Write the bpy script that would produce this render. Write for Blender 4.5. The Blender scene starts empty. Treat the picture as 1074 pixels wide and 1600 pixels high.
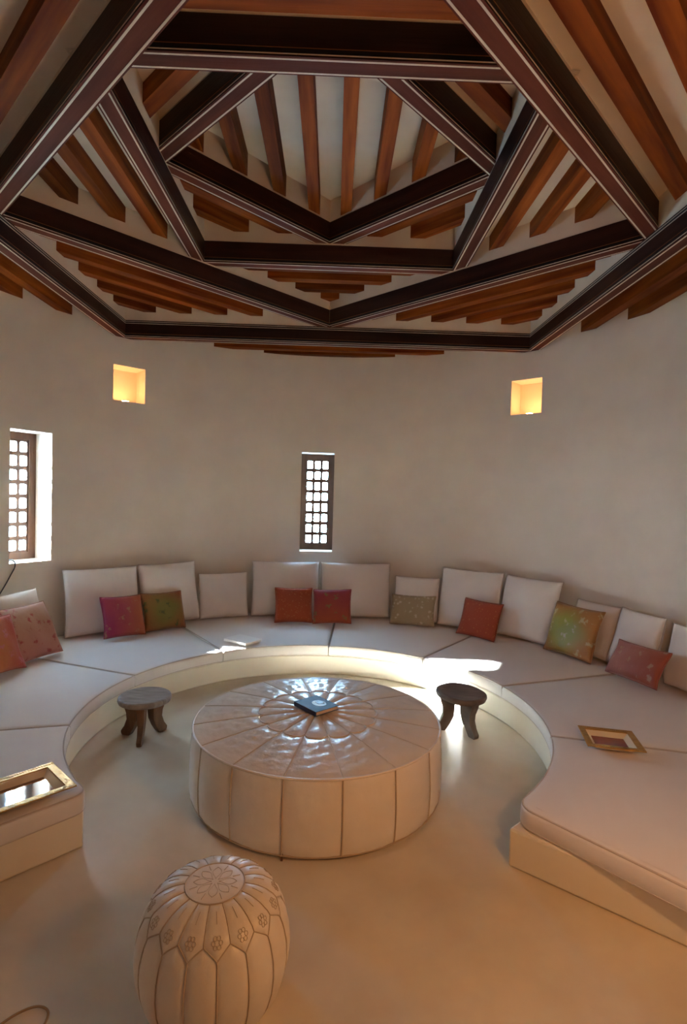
import bpy, bmesh, math, random
from mathutils import Matrix, Vector
random.seed(7)
PI = math.pi
scene = bpy.context.scene
COL = scene.collection

# ------------------------------------------------------------------ camera
EYE = 1.75
cam_data = bpy.data.cameras.new('camera')
cam = bpy.data.objects.new('camera', cam_data)
COL.objects.link(cam)
cam_data.sensor_fit = 'HORIZONTAL'
cam_data.sensor_width = 36.0
cam_data.lens = 858.28 / 1074.0 * 36.0
cam_data.clip_start = 0.02
_yaw, _pitch, _roll = 0.0195, -0.0292, 0.028
_f = Vector((math.sin(_yaw) * math.cos(_pitch), math.cos(_yaw) * math.cos(_pitch), math.sin(_pitch)))
_r = Vector((math.cos(_yaw), -math.sin(_yaw), 0))
_u = _r.cross(_f)
_r2 = _r * math.cos(_roll) + _u * math.sin(_roll)
_u2 = -_r * math.sin(_roll) + _u * math.cos(_roll)
_m = Matrix((_r2, _u2, -_f)).transposed().to_4x4()
_m.translation = Vector((0.0921, -3.7775, EYE))
cam.matrix_world = _m
scene.camera = cam

# ------------------------------------------------------------------ world, sun, exposure
world = bpy.data.worlds.new('world')
scene.world = world
world.use_nodes = True
_bg = world.node_tree.nodes['Background']
_bg.inputs[0].default_value = (0.42, 0.68, 1.0, 1)
_bg.inputs[1].default_value = 100.0
sun_data = bpy.data.lights.new('sun', 'SUN')
sun_data.energy = 670.0
sun_data.angle = math.radians(1.2)
sun_data.color = (0.86, 0.94, 1.0)
sun = bpy.data.objects.new('sun', sun_data)
COL.objects.link(sun)
sun.rotation_euler = Vector((1, -0.13, -0.42)).to_track_quat('-Z', 'Y').to_euler()
scene.view_settings.view_transform = 'Standard'
scene.view_settings.look = 'None'
scene.view_settings.gamma = 1.0
scene.view_settings.use_curve_mapping = False
scene.view_settings.exposure = 0.0
scene.cycles.max_bounces = 16
scene.cycles.diffuse_bounces = 12
scene.cycles.sample_clamp_indirect = 0.0

# ------------------------------------------------------------------ materials
def mat(name, color, rough=0.6, var=None, vscale=4.0, vstretch=(1, 1, 1), bump=0.0, bscale=30.0,
        spec=0.4, rand=0.0, detail=4.0, bstretch=None, coat=0.0, sheen=0.0, metal=0.0):
    m = bpy.data.materials.new(name)
    m.use_nodes = True
    nt = m.node_tree
    b = nt.nodes['Principled BSDF']
    b.inputs['Base Color'].default_value = (*color, 1)
    b.inputs['Roughness'].default_value = rough
    b.inputs['Specular IOR Level'].default_value = spec
    b.inputs['Metallic'].default_value = metal
    if coat:
        b.inputs['Coat Weight'].default_value = coat
        b.inputs['Coat Roughness'].default_value = 0.15
    if sheen:
        b.inputs['Sheen Weight'].default_value = sheen
    tc = nt.nodes.new('ShaderNodeTexCoord')
    def noise(scale, stretch, det):
        mp = nt.nodes.new('ShaderNodeMapping')
        mp.inputs['Scale'].default_value = stretch
        nt.links.new(tc.outputs['Object'], mp.inputs['Vector'])
        n = nt.nodes.new('ShaderNodeTexNoise')
        n.inputs['Scale'].default_value = scale
        n.inputs['Detail'].default_value = det
        if rand:
            oi = nt.nodes.new('ShaderNodeObjectInfo')
            ad = nt.nodes.new('ShaderNodeVectorMath'); ad.operation = 'ADD'
            mu = nt.nodes.new('ShaderNodeVectorMath'); mu.operation = 'SCALE'
            cx = nt.nodes.new('ShaderNodeCombineXYZ')
            for i in range(3):
                nt.links.new(oi.outputs['Random'], cx.inputs[i])
            mu.inputs['Scale'].default_value = 37.0
            nt.links.new(cx.outputs[0], mu.inputs[0])
            nt.links.new(mp.outputs[0], ad.inputs[0]); nt.links.new(mu.outputs[0], ad.inputs[1])
            nt.links.new(ad.outputs[0], n.inputs['Vector'])
        else:
            nt.links.new(mp.outputs[0], n.inputs['Vector'])
        return n
    out = None
    if var is not None:
        n = noise(vscale, vstretch, detail)
        cr = nt.nodes.new('ShaderNodeValToRGB')
        cr.color_ramp.elements[0].position = 0.32
        cr.color_ramp.elements[1].position = 0.68
        cr.color_ramp.elements[0].color = (*color, 1)
        cr.color_ramp.elements[1].color = (*var, 1)
        nt.links.new(n.outputs['Fac'], cr.inputs['Fac'])
        out = cr.outputs['Color']
        if rand:
            oi = nt.nodes.new('ShaderNodeObjectInfo')
            mr = nt.nodes.new('ShaderNodeMapRange')
            mr.inputs['To Min'].default_value = 1 - rand
            mr.inputs['To Max'].default_value = 1 + rand
            nt.links.new(oi.outputs['Random'], mr.inputs['Value'])
            mx = nt.nodes.new('ShaderNodeVectorMath'); mx.operation = 'SCALE'
            nt.links.new(out, mx.inputs[0]); nt.links.new(mr.outputs[0], mx.inputs['Scale'])
            out = mx.outputs[0]
        nt.links.new(out, b.inputs['Base Color'])
    if bump:
        n2 = noise(bscale, bstretch or (1, 1, 1), 6.0)
        bp = nt.nodes.new('ShaderNodeBump')
        bp.inputs['Strength'].default_value = bump
        bp.inputs['Distance'].default_value = 0.01
        nt.links.new(n2.outputs['Fac'], bp.inputs['Height'])
        nt.links.new(bp.outputs['Normal'], b.inputs['Normal'])
    return m

def fabric(name, c_base, c_mid, c_dot, axis='x', blotch=7.0, dots=16.0, center=None, rough=0.75, dot_amt=0.3, sheen=0.2, coat=0.0):
    """patterned pillow cloth: a colour wash across the pillow plus woven blossoms"""
    m = bpy.data.materials.new(name)
    m.use_nodes = True
    nt = m.node_tree; L = nt.links.new
    b = nt.nodes['Principled BSDF']
    b.inputs['Roughness'].default_value = rough
    b.inputs['Sheen Weight'].default_value = sheen
    if coat:
        b.inputs['Coat Weight'].default_value = coat
        b.inputs['Coat Roughness'].default_value = 0.25
    tc = nt.nodes.new('ShaderNodeTexCoord')
    n = nt.nodes.new('ShaderNodeTexNoise'); n.inputs['Scale'].default_value = blotch; n.inputs['Detail'].default_value = 3
    L(tc.outputs['Object'], n.inputs['Vector'])
    sep = nt.nodes.new('ShaderNodeSeparateXYZ'); L(tc.outputs['Object'], sep.inputs[0])
    if center is None:
        mr = nt.nodes.new('ShaderNodeMapRange')
        lo, hi = {'x': (-0.18, 0.18), 'z': (0.02, 0.38)}[axis]
        mr.inputs['From Min'].default_value = lo; mr.inputs['From Max'].default_value = hi
        L(sep.outputs['X' if axis == 'x' else 'Z'], mr.inputs['Value'])
        g = mr.outputs[0]
    else:
        ds = nt.nodes.new('ShaderNodeVectorMath'); ds.operation = 'DISTANCE'
        ds.inputs[1].default_value = (center[0], -0.05, center[1])
        L(tc.outputs['Object'], ds.inputs[0])
        mr = nt.nodes.new('ShaderNodeMapRange')
        mr.inputs['From Min'].default_value = center[2]; mr.inputs['From Max'].default_value = center[3]
        L(ds.outputs['Value'], mr.inputs['Value'])
        g = mr.outputs[0]
    ad = nt.nodes.new('ShaderNodeMath'); ad.operation = 'ADD'
    s1 = nt.nodes.new('ShaderNodeMath'); s1.operation = 'MULTIPLY_ADD'
    s1.inputs[1].default_value = 0.9; s1.inputs[2].default_value = -0.45
    L(n.outputs['Fac'], s1.inputs[0]); L(s1.outputs[0], ad.inputs[0]); L(g, ad.inputs[1])
    ad.use_clamp = True
    mx = nt.nodes.new('ShaderNodeMix'); mx.data_type = 'RGBA'
    mx.inputs[6].default_value = (*c_base, 1); mx.inputs[7].default_value = (*c_mid, 1)
    L(ad.outputs[0], mx.inputs[0])
    v = nt.nodes.new('ShaderNodeTexVoronoi'); v.inputs['Scale'].default_value = dots
    L(tc.outputs['Object'], v.inputs['Vector'])
    n3 = nt.nodes.new('ShaderNodeTexNoise'); n3.inputs['Scale'].default_value = 34.0; n3.inputs['Detail'].default_value = 4.0
    L(tc.outputs['Object'], n3.inputs['Vector'])
    sm = nt.nodes.new('ShaderNodeMath'); sm.operation = 'MULTIPLY_ADD'; sm.inputs[1].default_value = 1.1
    L(n3.outputs['Fac'], sm.inputs[0]); L(v.outputs['Distance'], sm.inputs[2])
    cr = nt.nodes.new('ShaderNodeValToRGB')
    dot_amt += 0.29
    cr.color_ramp.elements[0].position = dot_amt; cr.color_ramp.elements[0].color = (1, 1, 1, 1)
    cr.color_ramp.elements[1].position = dot_amt + 0.18; cr.color_ramp.elements[1].color = (0, 0, 0, 1)
    L(sm.outputs[0], cr.inputs['Fac'])
    mx2 = nt.nodes.new('ShaderNodeMix'); mx2.data_type = 'RGBA'
    L(cr.outputs['Color'], mx2.inputs[0]); L(mx.outputs[2], mx2.inputs[6]); mx2.inputs[7].default_value = (*c_dot, 1)
    L(mx2.outputs[2], b.inputs['Base Color'])
    bp = nt.nodes.new('ShaderNodeBump'); bp.inputs['Strength'].default_value = 0.35; bp.inputs['Distance'].default_value = 0.004
    L(sm.outputs[0], bp.inputs['Height']); L(bp.outputs['Normal'], b.inputs['Normal'])
    return m

def emit(name, color, strength):
    m = bpy.data.materials.new(name); m.use_nodes = True
    b = m.node_tree.nodes['Principled BSDF']
    b.inputs['Base Color'].default_value = (*color, 1)
    b.inputs['Emission Color'].default_value = (*color, 1)
    b.inputs['Emission Strength'].default_value = strength
    return m

def glass(name):
    m = bpy.data.materials.new(name); m.use_nodes = True
    nt = m.node_tree
    for n in list(nt.nodes):
        if n.type == 'BSDF_PRINCIPLED': nt.nodes.remove(n)
    t = nt.nodes.new('ShaderNodeBsdfTransparent'); t.inputs[0].default_value = (0.94, 0.97, 0.96, 1)
    g = nt.nodes.new('ShaderNodeBsdfGlossy'); g.inputs['Roughness'].default_value = 0.05
    mx = nt.nodes.new('ShaderNodeMixShader'); mx.inputs[0].default_value = 0.06
    nt.links.new(t.outputs[0], mx.inputs[1]); nt.links.new(g.outputs[0], mx.inputs[2])
    nt.links.new(mx.outputs[0], nt.nodes['Material Output'].inputs[0])
    return m

M = dict(
    plaster=mat('plaster', (0.74, 0.67, 0.585), 0.55, (0.68, 0.61, 0.525), 2.2, bump=0.25, bscale=9, detail=6),
    ceil_plaster=mat('ceiling_plaster', (0.76, 0.69, 0.59), 0.6, (0.70, 0.615, 0.50), 3.0, bump=0.15, bscale=12),
    floor=mat('floor_tadelakt', (0.74, 0.66, 0.53), 0.34, (0.60, 0.515, 0.385), 1.9, bump=0.10, bscale=6, detail=7, spec=0.5),
    bench=mat('bench_tadelakt', (0.80, 0.75, 0.64), 0.38, (0.75, 0.69, 0.57), 2.0, bump=0.12, bscale=7, detail=6),
    beam=mat('beam_wood', (0.017, 0.006, 0.0042), 0.45, (0.040, 0.012, 0.007), 5.0, (0.25, 3, 3), bump=0.2, bscale=14, bstretch=(0.15, 3, 3), rand=0.3, spec=0.25),
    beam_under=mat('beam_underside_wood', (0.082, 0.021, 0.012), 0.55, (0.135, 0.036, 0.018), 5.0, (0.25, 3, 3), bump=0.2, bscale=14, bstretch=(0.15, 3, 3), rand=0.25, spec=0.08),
    joist=mat('joist_wood', (0.098, 0.0165, 0.0036), 0.6, (0.26, 0.070, 0.0095), 5.0, (0.22, 3, 3), bump=0.25, bscale=14, bstretch=(0.12, 3, 3), rand=0.4, spec=0.09),
    inlay=mat('inlay_pale', (0.62, 0.55, 0.46), 0.4),
    inlay_black=mat('inlay_black', (0.006, 0.006, 0.008), 0.35),
    inlay_orange=mat('inlay_orange', (0.22, 0.08, 0.02), 0.4),
    lattice=mat('lattice_wood', (0.085, 0.030, 0.009), 0.5, (0.055, 0.019, 0.006), 8.0, (3, 3, 0.3), bump=0.2, bscale=20, bstretch=(3, 3, 0.2)),
    glass=glass('pane_glass'),
    canvas=mat('white_canvas', (0.80, 0.76, 0.73), 0.8, (0.76, 0.715, 0.68), 3.0, bump=0.18, bscale=14, spec=0.2, sheen=0.15),
    canvas_seat=mat('seat_canvas', (0.76, 0.73, 0.71), 0.75, (0.73, 0.695, 0.67), 2.0, bump=0.10, bscale=10, spec=0.25, sheen=0.1),
    piping=mat('canvas_piping', (0.55, 0.48, 0.43), 0.8),
    leather=mat('cream_leather', (0.78, 0.72, 0.63), 0.34, (0.72, 0.65, 0.55), 3.0, bump=0.22, bscale=16, spec=0.5, detail=5),
    leather_top=mat('cream_leather_top', (0.78, 0.70, 0.60), 0.30, (0.72, 0.63, 0.53), 4.0, bump=0.55, bscale=17, spec=0.6, detail=4, coat=0.35),
    leather_small=mat('pouf_leather', (0.74, 0.67, 0.56), 0.36, (0.68, 0.60, 0.49), 4.0, bump=0.12, bscale=24, spec=0.5),
    seam_mid=mat('pouf_seam', (0.50, 0.39, 0.27), 0.6),
    seam_soft=mat('leather_seam_soft', (0.62, 0.52, 0.41), 0.5),
    seam=mat('leather_seam', (0.46, 0.35, 0.24), 0.6),
    stool_grey=mat('stool_top_wood', (0.20, 0.165, 0.14), 0.5, (0.34, 0.30, 0.27), 7.0, (1, 6, 1), bump=0.5, bscale=18, bstretch=(1, 5, 1)),
    stool_brown=mat('stool_leg_wood', (0.13, 0.058, 0.025), 0.45, (0.22, 0.105, 0.045), 6.0, (3, 3, 0.5), bump=0.4, bscale=15),
    stool_dark=mat('stool_dark_wood', (0.12, 0.096, 0.078), 0.5, (0.22, 0.18, 0.15), 6.0, (1, 4, 1), bump=0.5, bscale=16),
    gold=mat('gold_leaf', (0.55, 0.33, 0.09), 0.35, (0.42, 0.24, 0.06), 30.0, bump=0.4, bscale=60, metal=0.65),
    tray_cream=mat('tray_cream', (0.78, 0.66, 0.48), 0.3),
    tray_red=mat('tray_red', (0.24, 0.028, 0.020), 0.18, (0.19, 0.02, 0.016), 5.0, spec=0.6),
    tray_mirror=mat('tray_glass', (0.30, 0.25, 0.22), 0.05, metal=0.85),
    book_blue=mat('book_cover_blue', (0.030, 0.070, 0.16), 0.55, (0.05, 0.12, 0.20), 9.0),
    book_dark=mat('book_spine_navy', (0.008, 0.010, 0.035), 0.4),
    pages=mat('book_pages', (0.72, 0.60, 0.50), 0.8, (0.60, 0.48, 0.38), 60.0, (0.05, 0.05, 8)),
    print_dark=mat('cover_print_dark', (0.015, 0.014, 0.016), 0.4),
    print_pale=mat('cover_print_pale', (0.32, 0.30, 0.22), 0.4),
    white_cover=mat('white_book_cover', (0.82, 0.80, 0.76), 0.4),
    cable=mat('cable_grey', (0.05, 0.05, 0.055), 0.5),
    cable_tan=mat('cable_tan', (0.34, 0.23, 0.11), 0.5),
    brass=mat('lamp_brass', (0.35, 0.22, 0.08), 0.35, metal=0.9),
    bulb=emit('niche_bulb', (1.0, 0.47, 0.165), 170.0),
    cloth_orange_pink=fabric('cloth_orange_pink', (0.42, 0.13, 0.02), (0.38, 0.042, 0.018), (0.42, 0.1, 0.12), 'x', dots=8.0, dot_amt=0.36),
    cloth_pink=fabric('cloth_pink_floral', (0.44, 0.165, 0.115), (0.42, 0.22, 0.14), (0.34, 0.05, 0.035), 'z', dots=11.0, dot_amt=0.34),
    cloth_magenta=fabric('cloth_magenta', (0.336, 0.028, 0.104), (0.416, 0.104, 0.036), (0.400, 0.200, 0.128), 'x', blotch=5.0, dots=9.0, dot_amt=0.33),
    cloth_olive=fabric('cloth_olive', (0.192, 0.168, 0.028), (0.288, 0.096, 0.024), (0.096, 0.104, 0.024), center=(0.0, 0.2, 0.08, 0.27), dots=9.0, dot_amt=0.33),
    cloth_rust=fabric('cloth_rust', (0.4, 0.075, 0.02), (0.34, 0.055, 0.017), (0.44, 0.14, 0.05), 'z', dots=34.0, dot_amt=0.38),
    cloth_red=fabric('cloth_red_magenta', (0.368, 0.068, 0.020), (0.304, 0.024, 0.048), (0.224, 0.160, 0.048), 'z', blotch=5.0, dots=8.0, dot_amt=0.32),
    cloth_beige=fabric('cloth_beige_damask', (0.34, 0.26, 0.15), (0.37, 0.29, 0.18), (0.52, 0.44, 0.32), 'x', dots=20.0, dot_amt=0.42),
    cloth_rust2=fabric('cloth_rust_bright', (0.352, 0.052, 0.014), (0.320, 0.048, 0.014), (0.416, 0.128, 0.036), 'x', dots=30.0, dot_amt=0.36),
    cloth_green=fabric('cloth_green_gold', (0.25, 0.26, 0.04), (0.38, 0.17, 0.045), (0.44, 0.36, 0.2), center=(-0.06, 0.22, 0.10, 0.27), dots=9.0, dot_amt=0.34, rough=0.45, coat=0.12),
    cloth_rose=fabric('cloth_rose', (0.368, 0.136, 0.120), (0.352, 0.072, 0.028), (0.400, 0.224, 0.144), 'x', blotch=8.0, dots=10.0, dot_amt=0.34, rough=0.5),
)

# ------------------------------------------------------------------ helpers
def tag(o, label=None, cat=None, group=None, kind=None):
    if label: o['label'] = label
    if cat: o['category'] = cat
    if group: o['group'] = group
    if kind: o['kind'] = kind
    return o

def link(name, me, material=None, parent=None, smooth=None):
    o = bpy.data.objects.new(name, me)
    COL.objects.link(o)
    if material is not None and not me.materials:
        me.materials.append(material)
    if parent is not None: o.parent = parent
    if smooth is not None:
        me.polygons.foreach_set('use_smooth', [True] * len(me.polygons))
        if smooth: me.set_sharp_from_angle(angle=math.radians(smooth))
    return o

def mesh_py(verts, faces, fix=True):
    me = bpy.data.meshes.new('mesh')
    me.from_pydata([tuple(v) for v in verts], [], faces)
    if fix:
        bm = bmesh.new(); bm.from_mesh(me)
        bmesh.ops.recalc_face_normals(bm, faces=bm.faces)
        bm.to_mesh(me); bm.free()
    me.update()
    return me

def empty(name, loc=(0, 0, 0), rz=0.0):
    o = bpy.data.objects.new(name, None)
    o.empty_display_size = 0.1
    COL.objects.link(o); o.location = loc; o.rotation_euler = (0, 0, rz)
    return o

class MB:
    def __init__(s): s.v = []; s.f = []
    def add(s, verts, faces):
        k = len(s.v); s.v += [tuple(v) for v in verts]; s.f += [[i + k for i in f] for f in faces]
    def box(s, x0, x1, y0, y1, z0, z1):
        s.add([(x, y, z) for x in (x0, x1) for y in (y0, y1) for z in (z0, z1)],
              [[0, 1, 3, 2], [4, 6, 7, 5], [0, 4, 5, 1], [2, 3, 7, 6], [0, 2, 6, 4], [1, 5, 7, 3]])
    def prism(s, poly, z0, z1):
        n = len(poly)
        s.add([(x, y, z0) for x, y in poly] + [(x, y, z1) for x, y in poly],
              [list(range(n))[::-1], list(range(n, 2 * n))] + [[i, (i + 1) % n, n + (i + 1) % n, n + i] for i in range(n)])
    def tube(s, pts, rad, n=6, closed=False):
        pts = [Vector(p) for p in pts]; k = len(pts); V = []
        for i, p in enumerate(pts):
            a = pts[(i - 1) % k] if (closed or i > 0) else p
            b = pts[(i + 1) % k] if (closed or i < k - 1) else p
            t = (b - a)
            t = t.normalized() if t.length > 1e-9 else Vector((0, 0, 1))
            up = Vector((0, 0, 1)) if abs(t.z) < 0.9 else Vector((1, 0, 0))
            e1 = t.cross(up).normalized(); e2 = t.cross(e1)
            r = rad[i] if isinstance(rad, (list, tuple)) else rad
            V += [p + (e1 * math.cos(2 * PI * j / n) + e2 * math.sin(2 * PI * j / n)) * r for j in range(n)]
        F = []
        for i in range(k if closed else k - 1):
            i2 = (i + 1) % k
            F += [[i * n + j, i * n + (j + 1) % n, i2 * n + (j + 1) % n, i2 * n + j] for j in range(n)]
        if not closed: F += [list(range(n))[::-1], [(k - 1) * n + j for j in range(n)]]
        s.add(V, F)
    def mesh(s, fix=True): return mesh_py(s.v, s.f, fix)
    def build(s, name, material, parent=None, smooth=None): return link(name, s.mesh(), material, parent, smooth)

def pol(r, t, z=0.0): return Vector((-r * math.sin(t), r * math.cos(t), z))

# ------------------------------------------------------------------ room shell
RW, RO = 3.12, 3.56
ZTOP = EYE + 2.75
WIN = dict(far=(-0.0304, 0.1007), left=(1.0188, 1.1508))
ZW0, ZW1 = EYE - 0.708, EYE + 0.5295
NICHE = [(0.7047, 0.8174), (-0.8287, -0.7160)]
ZN0, ZN1 = EYE + 0.954, EYE + 1.332
NDEP = 0.26
DOOR = (PI - 0.30, PI + 0.33)
ZD = 2.75

def build_wall():
    ts = [-PI + 0.45 + 2 * PI * i / 160 for i in range(160)]
    cuts = []
    for a, b in list(WIN.values()) + NICHE + [DOOR]:
        cuts += [a, b]
    norm = lambda t: (t + PI - 0.45) % (2 * PI) - PI + 0.45
    allt = sorted([norm(t) for t in ts] + [norm(c) for c in cuts])
    out = []
    for t in allt:
        if out and abs(t - out[-1]) < 0.006:
            if any(abs(t - norm(c)) < 1e-6 for c in cuts): out[-1] = t
            continue
        out.append(t)
    zs = sorted([0.0, 0.6, ZW0, 1.6, ZW1, ZN0, ZN1, ZD, 3.4, ZTOP])
    nt, nz = len(out), len(zs)
    def inhole(t, z):
        for a, b in WIN.values():
            if a < t < b and ZW0 < z < ZW1: return 1
        for a, b in NICHE:
            if a < t < b and ZN0 < z < ZN1: return 2
        a, b = norm(DOOR[0]), norm(DOOR[1])
        if z < ZD and (a < t < b): return 1
        return 0
    V = []; F = []
    for r in (RW, RO):
        for t in out:
            for z in zs: V.append(pol(r, t, z))
    ix = lambda k, i, j: k * nt * nz + (i % nt) * nz + j
    H = {}
    for i in range(nt):
        t1 = out[(i + 1) % nt] + (2 * PI if i == nt - 1 else 0)
        for j in range(nz - 1):
            H[i, j] = inhole(norm((out[i] + t1) / 2), (zs[j] + zs[j + 1]) / 2)
    for i in range(nt):
        for j in range(nz - 1):
            h = H[i, j]
            if h != 1: F.append([ix(1, i, j), ix(1, i + 1, j), ix(1, i + 1, j + 1), ix(1, i, j + 1)])
            if h == 0: F.append([ix(0, i, j), ix(0, i, j + 1), ix(0, i + 1, j + 1), ix(0, i + 1, j)])
            if h == 1:
                if H[(i - 1) % nt, j] != 1: F.append([ix(0, i, j), ix(1, i, j), ix(1, i, j + 1), ix(0, i, j + 1)])
                if H[(i + 1) % nt, j] != 1: F.append([ix(0, i + 1, j), ix(0, i + 1, j + 1), ix(1, i + 1, j + 1), ix(1, i + 1, j)])
                if j > 0 and H[i, j - 1] != 1: F.append([ix(0, i, j), ix(0, i + 1, j), ix(1, i + 1, j), ix(1, i, j)])
                if H[i, j + 1] != 1: F.append([ix(0, i, j + 1), ix(1, i, j + 1), ix(1, i + 1, j + 1), ix(0, i + 1, j + 1)])
    # niche recesses
    for a, b in NICHE:
        k = len(V); n = 6
        for r in (RW, RW + NDEP):
            for z in (ZN0, ZN1):
                for q in range(n + 1): V.append(pol(r, a + (b - a) * q / n, z))
        g = lambda rr, zz, q: k + (rr * 2 + zz) * (n + 1) + q
        for q in range(n):
            F.append([g(1, 0, q), g(1, 0, q + 1), g(1, 1, q + 1), g(1, 1, q)])
            F.append([g(0, 0, q), g(0, 0, q + 1), g(1, 0, q + 1), g(1, 0, q)])
            F.append([g(0, 1, q), g(1, 1, q), g(1, 1, q + 1), g(0, 1, q + 1)])
        F.append([g(0, 0, 0), g(1, 0, 0), g(1, 1, 0), g(0, 1, 0)])
        F.append([g(0, 0, n), g(0, 1, n), g(1, 1, n), g(1, 0, n)])
    me = mesh_py(V, F, fix=False)
    o = link('wall_round', me, M['plaster'], None, 35)
    return tag(o, 'round beige plastered wall with two lit niches and slit windows', kind='structure')
wall = build_wall()

mb = MB(); mb.box(-4.2, 4.2, -6.3, 4.2, -0.15, 0.0)
tag(mb.build('floor', M['floor']), 'polished cream tadelakt floor', kind='structure')
# the anteroom the camera stands in
mb = MB(); mb.box(-1.75, -1.6, -6.1, -3.05, 0, 2.95); tag(mb.build('wall_anteroom_left', M['plaster']), kind='structure')
mb = MB(); mb.box(1.6, 1.75, -6.1, -3.05, 0, 2.95); tag(mb.build('wall_anteroom_right', M['plaster']), kind='structure')
mb = MB(); mb.box(-1.75, 1.75, -6.2, -6.05, 0, 2.95); tag(mb.build('wall_anteroom_back', M['plaster']), kind='structure')
mb = MB(); mb.box(-1.75, 1.75, -6.2, -3.17, 2.9, 3.05); tag(mb.build('ceiling_anteroom', M['plaster']), kind='structure')

# ------------------------------------------------------------------ ceiling
ceiling = tag(empty('ceiling', (0, 0, 0)), 'dark timber lantern ceiling of nested rotated squares', kind='structure')
W_B, H_B = 0.1108, 0.1789
A1, B2, A3, B4 = 2.1693, 1.5385, 1.0861, 0.7665
Z1, Z2, Z3, Z4 = [EYE + q for q in (1.6286, 1.8100, 2.0045, 2.2015)]
CEIL_OUT = Z1 + 0.25
CEIL = [Z1 + H_B + 0.21, Z2 + H_B + 0.21, Z3 + H_B + 0.21, Z4 + H_B + 0.19]

def rot_matrix(ang): return Matrix.Rotation(ang, 4, 'Z')

def mitred(mb, d0, d1, z0, z1, e0=None, e1=None):
    """piece along local X between perpendicular offsets d0..d1 (local Y), mitred at 45 degrees"""
    e0 = d0 if e0 is None else e0; e1 = d1 if e1 is None else e1
    mb.prism([(-e0, d0), (e0, d0), (e1, d1), (-e1, d1)], z0, z1)

def strip_ring(a, z, base_ang, side_top=False, lim=None):
    bme = MB(); d1 = a + W_B
    if lim is None: mitred(bme, a, d1, 0, H_B)
    else:   # the outer tip is trimmed flush with the square below
        S = lim * 2 ** .5
        bme.prism([(-a, a), (a, a), (S / 2, S / 2), (S - d1, d1), (d1 - S, d1), (-S / 2, S / 2)], 0, H_B)
    beam_me = bme.mesh()
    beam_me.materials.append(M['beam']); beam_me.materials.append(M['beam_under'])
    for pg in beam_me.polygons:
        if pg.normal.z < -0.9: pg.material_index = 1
    p = 0.0016
    pale = MB(); black = MB(); org = MB()
    for d in (a + 0.009, a + W_B - 0.020):
        mitred(pale, d, d + 0.0095, -p, 0.001)
    for d0, d1, in ((a - p, a + 0.001), (a + W_B - 0.001, a + W_B + p)):
        ee = d1 - 0.001 if d0 < a + 0.01 or lim is None else lim * 2 ** .5 - a - W_B
        mitred(pale, d0, d1, 0.009, 0.014, ee, ee)
        mitred(black, d0, d1, 0.015, 0.036, ee, ee)
        mitred(org, d0, d1, 0.038, 0.041, ee, ee)
    if side_top:
        for z0, z1 in ((H_B - 0.016, H_B - 0.011), (H_B - 0.036, H_B - 0.031)):
            mitred(pale, a - p, a + 0.001, z0, z1)
        mitred(black, a - p, a + 0.001, H_B - 0.030, H_B - 0.017)
    pm, bk, om = pale.mesh(), black.mesh(), org.mesh()
    for i in range(4):
        b = link('beam', beam_me, M['beam'], ceiling)
        b.matrix_local = Matrix.Translation((0, 0, z)) @ rot_matrix(base_ang + i * PI / 2)
        for me, nm, mt in ((pm, 'inlay_line', 'inlay'), (bk, 'inlay_band', 'inlay_black'), (om, 'inlay_stringing', 'inlay_orange')):
            link(nm, me, M[mt], b)
strip_ring(A1, Z1, 0, True)
strip_ring(B2, Z2, PI / 4, lim=A1 + W_B - 0.012)
strip_ring(A3, Z3, 0, lim=B2 + W_B - 0.012)
strip_ring(B4, Z4, PI / 4, lim=A3 + W_B - 0.012)

def upstand(a, z0, z1, ang):
    m = MB(); mitred(m, a + 0.006, a + W_B - 0.004, z0 - 0.002, z1 + 0.01)
    me = m.mesh()
    for i in range(4):
        o = link('plaster_upstand', me, M['ceil_plaster'], ceiling)
        o.matrix_local = rot_matrix(ang + i * PI / 2)
for a, z, c, g in ((A1, Z1, CEIL[0], 0), (B2, Z2, CEIL[1], PI / 4), (A3, Z3, CEIL[2], 0), (B4, Z4, CEIL[3], PI / 4)):
    upstand(a, z + H_B, c, g)

def slab(outer, inner, z, thick=0.05):
    """flat plaster ring with an equal count of outer and inner corners"""
    n = len(outer); m = MB()
    V = [(x, y, z) for x, y in outer] + [(x, y, z) for x, y in inner] + [(x, y, z + thick) for x, y in outer] + [(x, y, z + thick) for x, y in inner]
    F = []
    for i in range(n):
        j = (i + 1) % n
        F += [[i, j, n + j, n + i], [2 * n + i, 3 * n + i, 3 * n + j, 2 * n + j], [i, 2 * n + i, 2 * n + j, j], [n + i, n + j, 3 * n + j, 3 * n + i]]
    m.add(V, F); return m.build('plaster_panel', M['ceil_plaster'], ceiling)
def sq8(h, ang):
    # 8 points around a square of half size h: corners and side middles, starting at angle `ang` on a corner or middle
    pts = []
    for i in range(8):
        t = i * PI / 4
        rr = h / max(abs(math.cos(t - ang)), abs(math.sin(t - ang)))
        pts.append((rr * math.cos(t), rr * math.sin(t)))
    return pts
n = 96
circ = [(3.4 * math.cos(2 * PI * i / n), 3.4 * math.sin(2 * PI * i / n)) for i in range(n)]
sqn = []
for i in range(n):
    t = 2 * PI * i / n; rr = (A1 + W_B / 2) / max(abs(math.cos(t)), abs(math.sin(t)))
    sqn.append((rr * math.cos(t), rr * math.sin(t)))
slab(circ, sqn, CEIL_OUT)
slab(sq8(A1 + W_B, 0), sq8(B2 + W_B / 2, PI / 4), CEIL[0])
slab(sq8(B2 + W_B, PI / 4), sq8(A3 + W_B / 2, 0), CEIL[1])
slab(sq8(A3 + W_B, 0), sq8(B4 + W_B / 2, PI / 4), CEIL[2])
m = MB(); m.prism(sq8(B4 + W_B, PI / 4), CEIL[3], CEIL[3] + 0.05); m.build('plaster_panel', M['ceil_plaster'], ceiling)
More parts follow.
